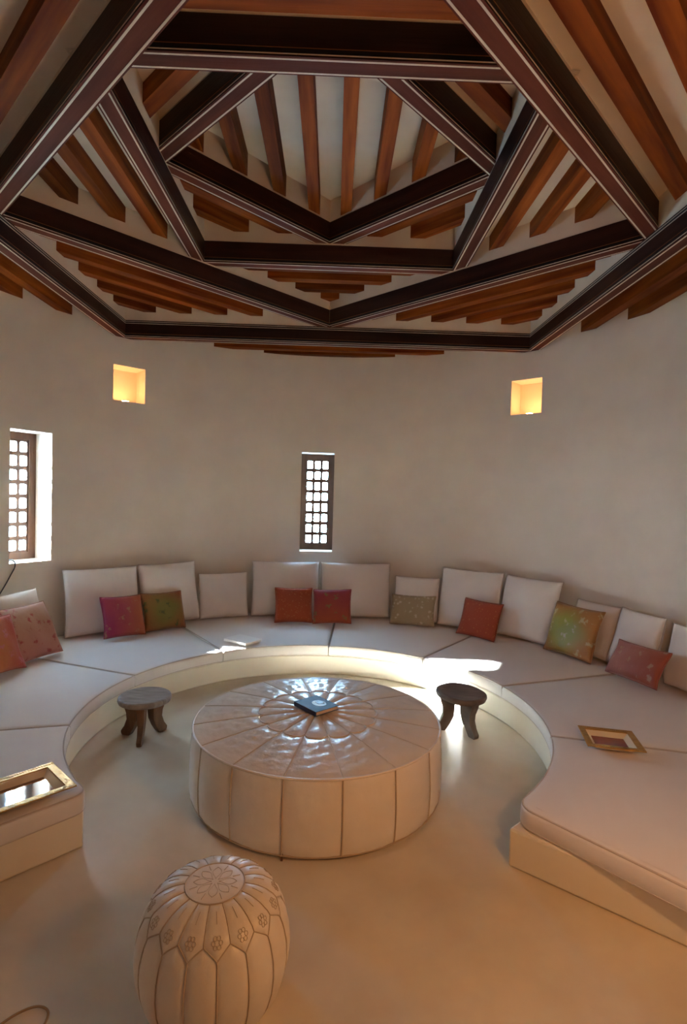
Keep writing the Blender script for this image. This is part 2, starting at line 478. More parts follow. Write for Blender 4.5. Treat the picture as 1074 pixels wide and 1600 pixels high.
m = MB(); m.prism([(3.56 * math.cos(2 * PI * i / 48), 3.56 * math.sin(2 * PI * i / 48)) for i in range(48)], ZTOP, ZTOP + 0.1)
tag(m.build('roof_sky_blocker', M['plaster']), kind='structure')  # unseen disc added above the ceiling to keep sky light out

JW = 0.092
def joist(d, half0, half1, z0, z1, ang, w=JW, cut=True):
    """joist along local X centred at perpendicular offset d; half lengths at its two long edges"""
    m = MB(); m.prism([(-half0, d - w / 2), (half0, d - w / 2), (half1, d + w / 2), (-half1, d + w / 2)], z0, z1)
    o = m.build('joist', M['joist'], ceiling)
    o.matrix_local = rot_matrix(ang)
# corner triangles of the three lower squares: joists parallel to the next square's beams
for tip, start, zt, cz, ang in (((A1 + 0.012) * 2 ** .5, B2 + W_B, Z1, CEIL[0], PI / 4), ((B2 + 0.012) * 2 ** .5, A3 + W_B, Z2, CEIL[1], 0), ((A3 + 0.012) * 2 ** .5, B4 + W_B, Z3, CEIL[2], PI / 4)):
    d = start + (0.185 if ang == 0 else 0.172)
    while d + JW / 2 < tip - 0.01:
        for i in range(4):
            joist(d, tip - d + JW / 2, tip - d - JW / 2, zt + H_B + 0.09, cz + 0.01, ang + i * PI / 2)
        d += 0.268 if ang else 0.25
# outer segments between the lowest square and the round wall
for d in (2.35, 2.60, 2.85, 3.06):
    h0 = math.sqrt(3.13 ** 2 - (d - JW / 2) ** 2); h1 = math.sqrt(3.13 ** 2 - (d + JW / 2) ** 2)
    for i in range(4): joist(d, h0, h1, Z1 + 0.095, CEIL_OUT + 0.01, i * PI / 2)
# the crown: eight joists running away from the door
tip4 = (B4 + 0.012) * 2 ** .5
for k in range(8):
    x = (k - 3.5) * 0.268
    m = MB()
    e = [(tip4 - abs(x - JW / 2)), (tip4 - abs(x + JW / 2))]
    m.prism([(-e[0], -JW / 2), (-e[1], JW / 2), (e[1], JW / 2), (e[0], -JW / 2)], 0, 0.175)
    o = m.build('joist', M['joist'], ceiling)
    o.matrix_local = Matrix.Translation((x, 0, Z4 + H_B + 0.018)) @ Matrix.Rotation(PI / 2, 4, 'Z') @ Matrix.Scale(-1, 4, (0, 1, 0)) if False else Matrix.Translation((x, 0, Z4 + H_B + 0.018)) @ Matrix.Rotation(-PI / 2, 4, 'Z')

# ------------------------------------------------------------------ windows
def build_window(name, t0, t1, label):
    tm = (t0 + t1) / 2
    rr = RW + 0.26
    wdt = rr * (t1 - t0) + 0.02
    hgt = ZW1 - ZW0 + 0.02
    root = empty(name, pol(rr, tm, ZW0 - 0.01), tm)
    tag(root, label, kind='structure')
    TH = 0.05; st = 0.082; tr = 0.078
    # frame stiles and rails (local X along the wall, Y outwards, Z up)
    for s in (-1, 1):
        m = MB(); x = s * (wdt / 2 - st / 2); m.box(x - st / 2, x + st / 2, 0, TH, 0, hgt); m.build('frame_stile', M['lattice'], root)
    for z in (0, hgt - tr):
        m = MB(); m.box(-wdt / 2 + st, wdt / 2 - st, 0, TH, z, z + tr); m.build('frame_rail', M['lattice'], root)
    iw, ih = wdt - 2 * st, hgt - 2 * tr
    cw, ch = iw / 3, ih / 8
    ow, oh, rad = cw - 0.029, ch - 0.038, 0.014
    # one lattice cell: rectangle with a rounded opening
    def rr_pts(w, h, r, k=4):
        P = []
        for cx, cy, a0 in ((w / 2 - r, h / 2 - r, 0), (-w / 2 + r, h / 2 - r, PI / 2), (-w / 2 + r, -h / 2 + r, PI), (w / 2 - r, -h / 2 + r, 1.5 * PI)):
            for q in range(k + 1): P.append((cx + r * math.cos(a0 + q * PI / 2 / k), cy + r * math.sin(a0 + q * PI / 2 / k)))
        return P
    ip = rr_pts(ow, oh, rad)
    op = []
    for x, y in ip:
        s = min(cw / 2 / max(abs(x), 1e-6), ch / 2 / max(abs(y), 1e-6)); op.append((x * s, y * s))
    k = len(ip)
    # snap one outer point of each quarter to the cell corner
    for qd, (sx, sy) in enumerate(((1, 1), (-1, 1), (-1, -1), (1, -1))):
        op[qd * 5 + 2] = (sx * cw / 2, sy * ch / 2)
    lat = MB(); y0, y1 = 0.012, 0.038
    for c in range(3):
        for rw in range(8):
            ox = -iw / 2 + cw * (c + .5); oz = tr + ch * (rw + .5)
            V = [(ox + x, y, oz + z) for y in (y0, y1) for x, z in op] + [(ox + x, y, oz + z) for y in (y0, y1) for x, z in ip]
            F = []
            for i in range(k):
                j = (i + 1) % k
                F += [[i, j, 2 * k + j, 2 * k + i], [k + i, 3 * k + i, 3 * k + j, k + j], [2 * k + i, 2 * k + j, 3 * k + j, 3 * k + i]]
            lat.add(V, F)
    lat.build('lattice', M['lattice'], root)
    pm = MB(); pm.box(-ow / 2 - .004, ow / 2 + .004, 0.022, 0.026, -oh / 2 - .004, oh / 2 + .004); pme = pm.mesh()
    for c in range(3):
        for rw in range(8):
            o = link('pane', pme, M['glass'], root); o.location = (-iw / 2 + cw * (c + .5), 0, tr + ch * (rw + .5))
    # daylight guide for the renderer at the opening
    pd = bpy.data.lights.new('window_portal', 'AREA'); pd.shape = 'RECTANGLE'; pd.size = wdt; pd.size_y = hgt
    pd.cycles.is_portal = True
    po = bpy.data.objects.new('window_portal', pd); COL.objects.link(po)
    po.matrix_world = Matrix.Translation(pol(rr + 0.10, tm, (ZW0 + ZW1) / 2)) @ Matrix.Rotation(tm, 4, 'Z') @ Matrix.Rotation(-PI / 2, 4, 'X')
build_window('window_1', *WIN['far'], 'narrow brown lattice window above the middle of the bench')
build_window('window_2', *WIN['left'], 'brown lattice window in a deep white reveal on the left')

# ------------------------------------------------------------------ bench
D2R = PI / 180
ZB, ZS = 0.185, 0.295
def build_bench():
    radii = [1.555, 1.9, 2.3, 2.7, 3.118]
    c0 = Vector((0.97, -1.205)); d0 = Vector((0.767, -0.641))
    tR = []
    for r in radii:
        # distance along the right end line at which the radius is r
        b = c0.dot(d0); c = c0.length_squared - r * r
        s = -b + math.sqrt(max(b * b - c, 0)); p = c0 + d0 * s
        tR.append(math.atan2(-p.x, p.y))
    tL = [136 * D2R] * len(radii)
    N = 96; V = []; F = []
    nr = len(radii)
    for k, z in enumerate((0.0, ZB)):
        for j, r in enumerate(radii):
            for i in range(N + 1):
                V.append(pol(r, tR[j] + (tL[j] - tR[j]) * i / N, z))
    g = lambda k, j, i: (k * nr + j) * (N + 1) + i
    for i in range(N):
        for j in range(nr - 1):
            F.append([g(1, j, i), g(1, j, i + 1), g(1, j + 1, i + 1), g(1, j + 1, i)])
            F.append([g(0, j, i), g(0, j + 1, i), g(0, j + 1, i + 1), g(0, j, i + 1)])
        F.append([g(0, 0, i), g(0, 0, i + 1), g(1, 0, i + 1), g(1, 0, i)])
        F.append([g(0, nr - 1, i), g(1, nr - 1, i), g(1, nr - 1, i + 1), g(0, nr - 1, i + 1)])
    for i in (0, N):
        for j in range(nr - 1): F.append([g(0, j, i), g(1, j, i), g(1, j + 1, i), g(0, j + 1, i)])
    o = link('bench_base', mesh_py(V, F), M['bench'], None, 35)
    md = o.modifiers.new('soft_edges', 'BEVEL'); md.width = 0.012; md.segments = 2; md.limit_method = 'ANGLE'; md.angle_limit = math.radians(50)
    tag(o, 'low cream plastered bench curving round the room under the cushions', 'bench')
build_bench()

SEAMS = [-139.6, -105.0, -71.4, -38.2, -3.2, 34.8, 68.6, 104.2, 137.4]
SEAT_LABEL = [
    'white seat mattress at the right bench end under the red tray',
    'white seat mattress in front of the rose pillow on the right',
    'white seat mattress holding the green and gold pillow',
    'white seat mattress between the middle seam and the sunlit right corner',
    'white seat mattress just left of the middle seam, a white book on it',
    'white seat mattress below the magenta and the olive pillows',
    'white seat mattress under the pink floral pillow on the left',
    'white seat mattress at the left bench end under the gilt mirror tray',
]
def seat_cushion(t0, t1, label, dz, rc0=0.0, rc1=0.0):
    def inset(t):   # rounded front corners at the free bench ends
        e = 0.0
        for rc, s in ((rc0, (t - t0) * 1.55), (rc1, (t1 - t) * 1.55)):
            if rc and s < rc: e = rc - math.sqrt(max(rc * rc - (rc - s) ** 2, 0))
        return e
    r0, r1 = 1.545, 3.08
    g = 0.0035 / 1.55
    t0 += g; t1 -= g
    def stations(n):   # angles along the front edge, closer together round a free corner
        T = [t0 + (t1 - t0) * i / n for i in range(n + 1)]
        for rc, side in ((rc0, 0), (rc1, 1)):
            if not rc: continue
            c = [rc * (1 - math.cos(PI / 2 * q / 6)) / 1.55 for q in range(7)]
            if side == 0: T = [t0 + x for x in c] + [t for t in T if t > t0 + c[-1] + 0.02]
            else: T = [t for t in T if t < t1 - c[-1] - 0.02] + [t1 - x for x in c[::-1]]
        return T
    tm = (t0 + t1) / 2
    base = pol(2.2, tm, ZB)
    bx, by = base.x, base.y
    # outline in plan: front arc, one end, back arc, other end
    TS = stations(20); NC = len(TS); NRW = 6
    O = [(r0 + inset(t), t) for t in TS]
    O += [(r0 + rc1 + (r1 - r0 - rc1) * j / NRW, t1) for j in range(1, NRW + 1)]
    O += [(r1, t) for t in TS[-2::-1]]
    O += [(r1 + (r0 + rc0 - r1) * j / NRW, t0) for j in range(1, NRW)]
    Q = [Vector((pol(r, t).x - bx, pol(r, t).y - by)) for r, t in O]
    n = len(Q)
    area = sum(Q[i].x * Q[(i + 1) % n].y - Q[(i + 1) % n].x * Q[i].y for i in range(n))
    sg = 1 if area > 0 else -1
    NRM = []
    for i in range(n):
        a = (Q[i] - Q[i - 1]).normalized(); b = (Q[(i + 1) % n] - Q[i]).normalized()
        na, nb = Vector((-a.y, a.x)) * sg, Vector((-b.y, b.x)) * sg
        m_ = (na + nb).normalized(); NRM.append(m_ / max(m_.dot(na), 0.6))
    Ht = ZS - ZB - 0.006 + dz; RB = 0.028
    prof = [(0.010, 0.0), (0.0, 0.010)] + [(RB * (1 - math.cos(q * PI / 8)), Ht - RB + RB * math.sin(q * PI / 8)) for q in range(5)] + [(0.045, Ht + 0.002)]
    V = []; F = []
    for ins, z in prof:
        for p, q in zip(Q, NRM): V.append((p.x + q.x * ins, p.y + q.y * ins, z))
    k = len(prof)
    for l in range(k - 1):
        for i in range(n): F.append([l * n + i, l * n + (i + 1) % n, (l + 1) * n + (i + 1) % n, (l + 1) * n + i])
    F.append(list(range(n))[::-1])
    # softly crowned top as a grid inside the last loop
    B = (k - 1) * n; G = {}
    for i in range(NC): G[i, 0] = B + i
    for j in range(1, NRW + 1): G[NC - 1, j] = B + NC - 1 + j
    for i in range(NC - 1): G[NC - 2 - i, NRW] = B + NC + NRW + i
    for j in range(1, NRW): G[0, NRW - j] = B + 2 * NC + NRW - 2 + j
    for i in range(1, NC - 1):
        for j in range(1, NRW):
            a, b = Vector(V[G[i, 0]]), Vector(V[G[i, NRW]]); p = a.lerp(b, j / NRW)
            u = (TS[i] - t0) / (t1 - t0) * 2 - 1; v = j / NRW * 2 - 1
            p.z = Ht + 0.002 + 0.012 * (1 - u * u) * (1 - v * v) + 0.003 * math.sin(6 * u + 4 * v + tm * 5) * (1 - u * u) * (1 - v * v)
            G[i, j] = len(V); V.append(tuple(p))
    for i in range(NC - 1):
        for j in range(NRW): F.append([G[i, j], G[i + 1, j], G[i + 1, j + 1], G[i, j + 1]])
    root = empty('seat_mattress', base)
    tag(root, label, 'mattress', 'white mattresses along the bench')
    link('mattress_body', mesh_py(V, F), M['canvas_seat'], root, 50)
    # piping round the top and the bottom edge
    for ins, zz, rr in ((RB * 0.3, Ht - RB * 0.3, 0.0048), (0.002, 0.008, 0.004)):
        m = MB(); m.tube([(p.x + q.x * ins, p.y + q.y * ins, zz) for p, q in zip(Q, NRM)], rr, 5, True)
        m.build('piping', M['piping'], root, 80)
for i in range(8):
    seat_cushion(SEAMS[i] * D2R, SEAMS[i + 1] * D2R, SEAT_LABEL[i], random.uniform(-0.003, 0.003), 0.10 if i == 0 else 0.0, 0.07 if i == 7 else 0.0)

# ------------------------------------------------------------------ pillows
def pillow_mesh(w, h, T, seed, n=20, pinch=0.05):
    rnd = random.Random(seed)
    ph = [rnd.uniform(0, 6.28) for _ in range(8)]
    V = []; F = []
    def P(i, j, s):
        u = i / n * 2 - 1; v = j / n * 2 - 1
        uu = math.sin(u * PI / 2) * 0.4 + u * 0.6; vv = math.sin(v * PI / 2) * 0.4 + v * 0.6
        x = w / 2 * uu * (1 - pinch * (1 - vv * vv) * uu * uu)
        z = h / 2 * vv * (1 - pinch * (1 - uu * uu) * vv * vv)
        if v < 0: z -= 0  # keeps the base line straight
        prof = ((1 - uu * uu) * (1 - vv * vv)) ** 0.42
        prof *= 1 + 0.14 * (-vv)
        wr = 0.07 * math.sin(5 * u + 3 * v + ph[0]) + 0.07 * math.sin(-4 * u + 6 * v + ph[1]) + 0.035 * math.sin(9 * u * v + ph[2]) + 0.03 * math.sin(11 * u + 2 * v + ph[3])
        y = s * T / 2 * prof * (1 + wr)
        edge = (abs(u) > 0.999 or abs(v) > 0.999)
        if edge: y = 0.0
        y += 0.012 * math.sin(2.5 * u + ph[4]) * abs(u) + 0.008 * math.sin(3 * v + ph[5])
        return (x, y, z + h / 2)
    idx = {}
    for s in (-1, 1):
        for j in range(n + 1):
            for i in range(n + 1):
                if s == 1 and (i in (0, n) or j in (0, n)): idx[s, i, j] = idx[-1, i, j]; continue
                idx[s, i, j] = len(V); V.append(P(i, j, s))
    for s in (-1, 1):
        for j in range(n):
            for i in range(n):
                q = [idx[s, i, j], idx[s, i + 1, j], idx[s, i + 1, j + 1], idx[s, i, j + 1]]
                F.append(q if s == -1 else q[::-1])
    rim = [V[idx[-1, i, 0]] for i in range(n)] + [V[idx[-1, n, j]] for j in range(n)] + [V[idx[-1, i, n]] for i in range(n, 0, -1)] + [V[idx[-1, 0, j]] for j in range(n, 0, -1)]
    return mesh_py(V, F, fix=False), rim

def place_pillow(name, prm, T, material, label, cat, group, seed, pipe=None, pinch=0.05, grow=1.0):
    x, y, yaw, w, h, lean, roll = prm
    ex = Vector((math.cos(yaw), math.sin(yaw), 0)); nn = Vector((-math.sin(yaw), math.cos(yaw), 0))
    up = Vector((0, 0, 1)) * math.cos(lean) + nn * math.sin(lean)
    e1 = ex * math.cos(roll) + up * math.sin(roll); e2 = -ex * math.sin(roll) + up * math.cos(roll)
    e3 = e2.cross(e1)
    lift = abs(math.sin(roll)) * w / 2 * math.cos(lean)
    root = empty(name)
    mm = Matrix((e1, e3, e2)).transposed().to_4x4(); mm.translation = Vector((x, y, ZS + lift + 0.012))
    root.matrix_world = mm
    tag(root, label, cat, group)
    me, rim = pillow_mesh(w * grow, h * grow, T, seed, pinch=pinch)
    link('pillow_cover', me, material, root, 180)
    m = MB(); m.tube(rim, 0.0045, 5, True)
    m.build('seam_piping', pipe or M['piping'], root, 80)

BACK = {
 'B0': (-2.63, 1.02, 1.20, 0.58, 0.50, 0.20, 0.04),
 'B1': (-2.173, 1.747, 0.690, 0.720, 0.650, 0.200, 0.0),
 'B2': (-1.643, 2.249, 0.765, 0.670, 0.654, 0.211, 0.0),
 'B3': (-1.125, 2.560, 0.456, 0.560, 0.510, 0.198, 0.0),
 'B4': (-0.440, 2.746, 0.142, 0.800, 0.638, 0.173, 0.0),
 'B5': (0.393, 2.739, 0.030, 0.830, 0.644, 0.170, 0.0),
 'B6': (1.096, 2.600, -0.285, 0.515, 0.509, 0.172, 0.007),
 'B7': (1.614, 2.277, -0.625, 0.700, 0.654, 0.201, 0.0),
 'B8': (2.098, 1.850, -0.893, 0.640, 0.651, 0.300, 0.0),
 'B9': (2.530, 1.345, -1.147, 0.50, 0.505, 0.310, 0.0),
 'B10': (2.689, 0.905, -1.301, 0.470, 0.514, 0.320, -0.006),
 'B11': (2.86, 0.345, -1.434, 0.47, 0.488, 0.150, 0.021),
}
BLAB = {
 'B0': 'white back cushion behind the pink floral pillow at the left edge',
 'B1': 'large white back cushion behind the magenta pillow',
 'B2': 'large white back cushion behind the olive green pillow',
 'B3': 'small square white back cushion with no pillow in front, left of the middle',
 'B4': 'large white back cushion behind the orange pillow below the far window',
 'B5': 'large white back cushion behind the red and magenta pillow in the middle',
 'B6': 'small white back cushion behind the beige damask pillow',
 'B7': 'large white back cushion just left of the rust pillow, right of the beige one',
 'B8': 'large white back cushion between the rust pillow and the green gold pillow',
 'B9': 'small pinkish white back cushion behind the green and gold pillow',
 'B10': 'white back cushion behind the left half of the rose pillow',
 'B11': 'white back cushion at the right edge beside the rose pillow',
}
for i, (k, v) in enumerate(BACK.items()):
    place_pillow('back_cushion', v, 0.23 if v[3] > 0.6 else 0.18, M['canvas'], BLAB[k], 'cushion', 'white back cushions along the wall', 20 + i, pinch=0.035, grow=1.01)
PIL = {
 'P1': (-2.36, 0.43, 1.506, 0.38, 0.44, 0.427, -0.137),
 'P2': (-2.341, 0.861, 1.306, 0.492, 0.475, 0.495, -0.030),
 'P3': (-1.899, 1.587, 0.853, 0.411, 0.397, 0.374, -0.062),
 'P4': (-1.610, 1.933, 0.702, 0.440, 0.392, 0.397, -0.010),
 'P5': (-0.315, 2.380, 0.135, 0.422, 0.391, 0.384, -0.006),
 'P6': (0.117, 2.365, -0.024, 0.426, 0.383, 0.383, 0.021),
 'P7': (1.017, 2.368, -0.360, 0.499, 0.336, 0.376, 0.030),
 'P8': (1.611, 1.908, -0.801, 0.441, 0.393, 0.439, -0.006),
 'P9': (2.313, 1.284, -1.058, 0.504, 0.476, 0.367, -0.017),
 'P10': (2.531, 0.577, -1.428, 0.583, 0.297, 0.464, 0.076),
}
PLAB = {
 'P1': ('orange and pink pillow cut off by the left edge', 'cloth_orange_pink'),
 'P2': ('pink floral pillow leaning at the left below the window', 'cloth_pink'),
 'P3': ('magenta and orange pillow with faint blossoms, beside the olive one', 'cloth_magenta'),
 'P4': ('olive green pillow with an orange border', 'cloth_olive'),
 'P5': ('plain orange-red speckled pillow in the middle, left one of the pair', 'cloth_rust'),
 'P6': ('red pillow fading from magenta to orange, right one of the middle pair', 'cloth_red'),
 'P7': ('beige damask pillow against a small white cushion', 'cloth_beige'),
 'P8': ('bright rust orange pillow tilted between two large white cushions', 'cloth_rust2'),
 'P9': ('big square green and gold pillow with floral weave', 'cloth_green'),
 'P10': ('oblong rose and red silk pillow on the right', 'cloth_rose'),
}
for i, (k, v) in enumerate(PIL.items()):
    place_pillow('scatter_pillow', v, 0.11 if k != 'P9' else 0.14, M[PLAB[k][1]], PLAB[k][0], 'pillow', 'coloured scatter pillows', 60 + i, pipe=M[PLAB[k][1]], pinch=0.06, grow=1.02)

# ------------------------------------------------------------------ large round pouf
def grid_mesh(fn, nu, nv):
    V = [fn(i / nu, j / nv) for j in range(nv + 1) for i in range(nu + 1)]
    F = [[j * (nu + 1) + i, j * (nu + 1) + i + 1, (j + 1) * (nu + 1) + i + 1, (j + 1) * (nu + 1) + i] for j in range(nv) for i in range(nu)]
    return mesh_py(V, F, fix=False)
def lathe(profile, n=64):
    m = MB(); V = []; F = []
    for r, z in profile:
        for i in range(n): V.append((r * math.cos(2 * PI * i / n), r * math.sin(2 * PI * i / n), z))
    k = len(profile)
    for j in range(k - 1):
        for i in range(n): F.append([j * n + i, j * n + (i + 1) % n, (j + 1) * n + (i + 1) % n, (j + 1) * n + i])
    F.append(list(range(n))[::-1]); F.append([(k - 1) * n + i for i in range(n)])
    m.add(V, F); return m
def lerp_profile(pr, s):
    # pr: list of (r,z); s in 0..1 by arc length
    L = [0]
    for a, b in zip(pr, pr[1:]): L.append(L[-1] + math.hypot(b[0] - a[0], b[1] - a[1]))
    x = s * L[-1]
    for i in range(len(pr) - 1):
        if x <= L[i + 1] + 1e-9:
            t = (x - L[i]) / (L[i + 1] - L[i]); 
            return (pr[i][0] + (pr[i + 1][0] - pr[i][0]) * t, pr[i][1] + (pr[i + 1][1] - pr[i][1]) * t)
    return pr[-1]

def big_pouf():
    root = empty('round_pouf', (0.035, -0.483, 0))
    tag(root, 'large round cream leather pouf table in the middle of the floor', 'pouf')
    NP = 16; DA = 2 * PI / NP
    body = lathe([(0.70, 0.0), (0.722, 0.015), (0.718, 0.10), (0.722, 0.20), (0.712, 0.33), (0.694, 0.392), (0.55, 0.405), (0.25, 0.422), (0.02, 0.428)], 96)
    body.build('body', M['leather'], root, 60)
    def rad(z): 
        q = z / 0.40
        return 0.730 + 0.014 * math.sin(PI * min(max(q, 0), 1) ** 0.8)
    def side(u, v):
        z = 0.026 + v * (0.398 - 0.026)
        a = (u - 0.5) * DA
        e = 1 - abs(2 * u - 1) ** 3
        ev = min(1, v / 0.07, (1 - v) / 0.05)
        wr = 0.003 * math.sin(26 * u + 9 * v) * (abs(v - 0.5) * 2) ** 2 + 0.0015 * math.sin(40 * u * v + 7)
        r = rad(z) - 0.006 + (0.011 * e + wr * e) * (0.35 + 0.65 * ev)
        return (r * math.cos(a), r * math.sin(a), z)
    sm = grid_mesh(side, 12, 12)
    def ztop(r): return 0.404 + 0.040 * (1 - (r / 0.73) ** 2)
    def scallop(u): return 0.325 + 0.035 * math.sqrt(max(0, 1 - (2 * u - 1) ** 2))
    def wedge(u, v):
        a = (u - 0.5) * DA; rb = scallop(u)
        r = rb + (0.730 - rb) * v
        e = (1 - abs(2 * u - 1) ** 3) * (1 - abs(2 * v - 1) ** 6)
        wr = 0.0045 * math.sin(17 * u + 5 * v) * math.sin(9 * v + 2) + 0.003 * math.sin(31 * v + 6 * u) + 0.0035 * v * v * math.sin(30 * u)
        z = ztop(r) + 0.007 * e + wr * e
        return (r * math.cos(a), r * math.sin(a), z)
    wm = grid_mesh(wedge, 10, 16)
    def petal(u, v):
        a = (u - 0.5) * DA; rb = scallop(u) - 0.004
        r = 0.03 + (rb - 0.03) * v
        e = (1 - abs(2 * u - 1) ** 2.5) * (1 - abs(2 * v - 1) ** 6)
        z = ztop(r) + 0.009 * e + 0.002 * e * math.sin(24 * v + 5 * u)
        return (r * math.cos(a), r * math.sin(a), z)
    pm = grid_mesh(petal, 8, 10)
    m = MB(); m.tube([(rad(0.03 + 0.37 * i / 10) * 1.0, 0, 0.03 + 0.37 * i / 10) for i in range(11)], 0.0032, 5); seam_v = m.mesh()
    m = MB(); m.tube([(0.33 + 0.399 * i / 8, 0, ztop(0.33 + 0.399 * i / 8) + 0.001) for i in range(9)], 0.003, 5); seam_t = m.mesh()
    m = MB(); m.tube([(0.03 + 0.295 * i / 8, 0, ztop(0.03 + 0.295 * i / 8) + 0.001) for i in range(9)], 0.0024, 5); seam_p = m.mesh()
    m = MB(); m.tube([(scallop(i / 10) * math.cos((i / 10 - .5) * DA), scallop(i / 10) * math.sin((i / 10 - .5) * DA), ztop(0.34) + 0.002) for i in range(11)], 0.0035, 5); seam_s = m.mesh()
    for k in range(NP):
        a = -PI / 2 + k * DA
        for nm, me, mt, off in (('side_panel', sm, 'leather', 0), ('top_panel', wm, 'leather_top', 0), ('petal', pm, 'leather_top', 0), ('scallop_stitching', seam_s, 'seam_soft', 0),
                                ('side_seam', seam_v, 'seam_mid', .5), ('top_seam', seam_t, 'seam_soft', .5), ('petal_seam', seam_p, 'seam_soft', .5)):
            o = link(nm, me, M[mt], root, 60); o.rotation_euler = (0, 0, a + off * DA)
    n = 96
    m = MB(); m.tube([((rad(0.40) + 0.002) * math.cos(2 * PI * i / n), (rad(0.40) + 0.002) * math.sin(2 * PI * i / n), 0.402) for i in range(n)], 0.0065, 6, True); m.build('rim_piping', M['leather'], root, 80)
    m = MB(); m.tube([(rad(0.026) * math.cos(2 * PI * i / n), rad(0.026) * math.sin(2 * PI * i / n), 0.028) for i in range(n)], 0.004, 6, True); m.build('base_piping', M['seam'], root, 80)
    m = MB(); a = -PI / 2 - DA / 2; m.box(-0.004, 0.004, -0.004, 0.006, 0.002, 0.034); o = m.build('zip_pull', M['stool_brown'], root); o.location = (0.732 * math.cos(a), 0.732 * math.sin(a), 0); o.rotation_euler = (0, 0, a)
    return root
big_pouf()

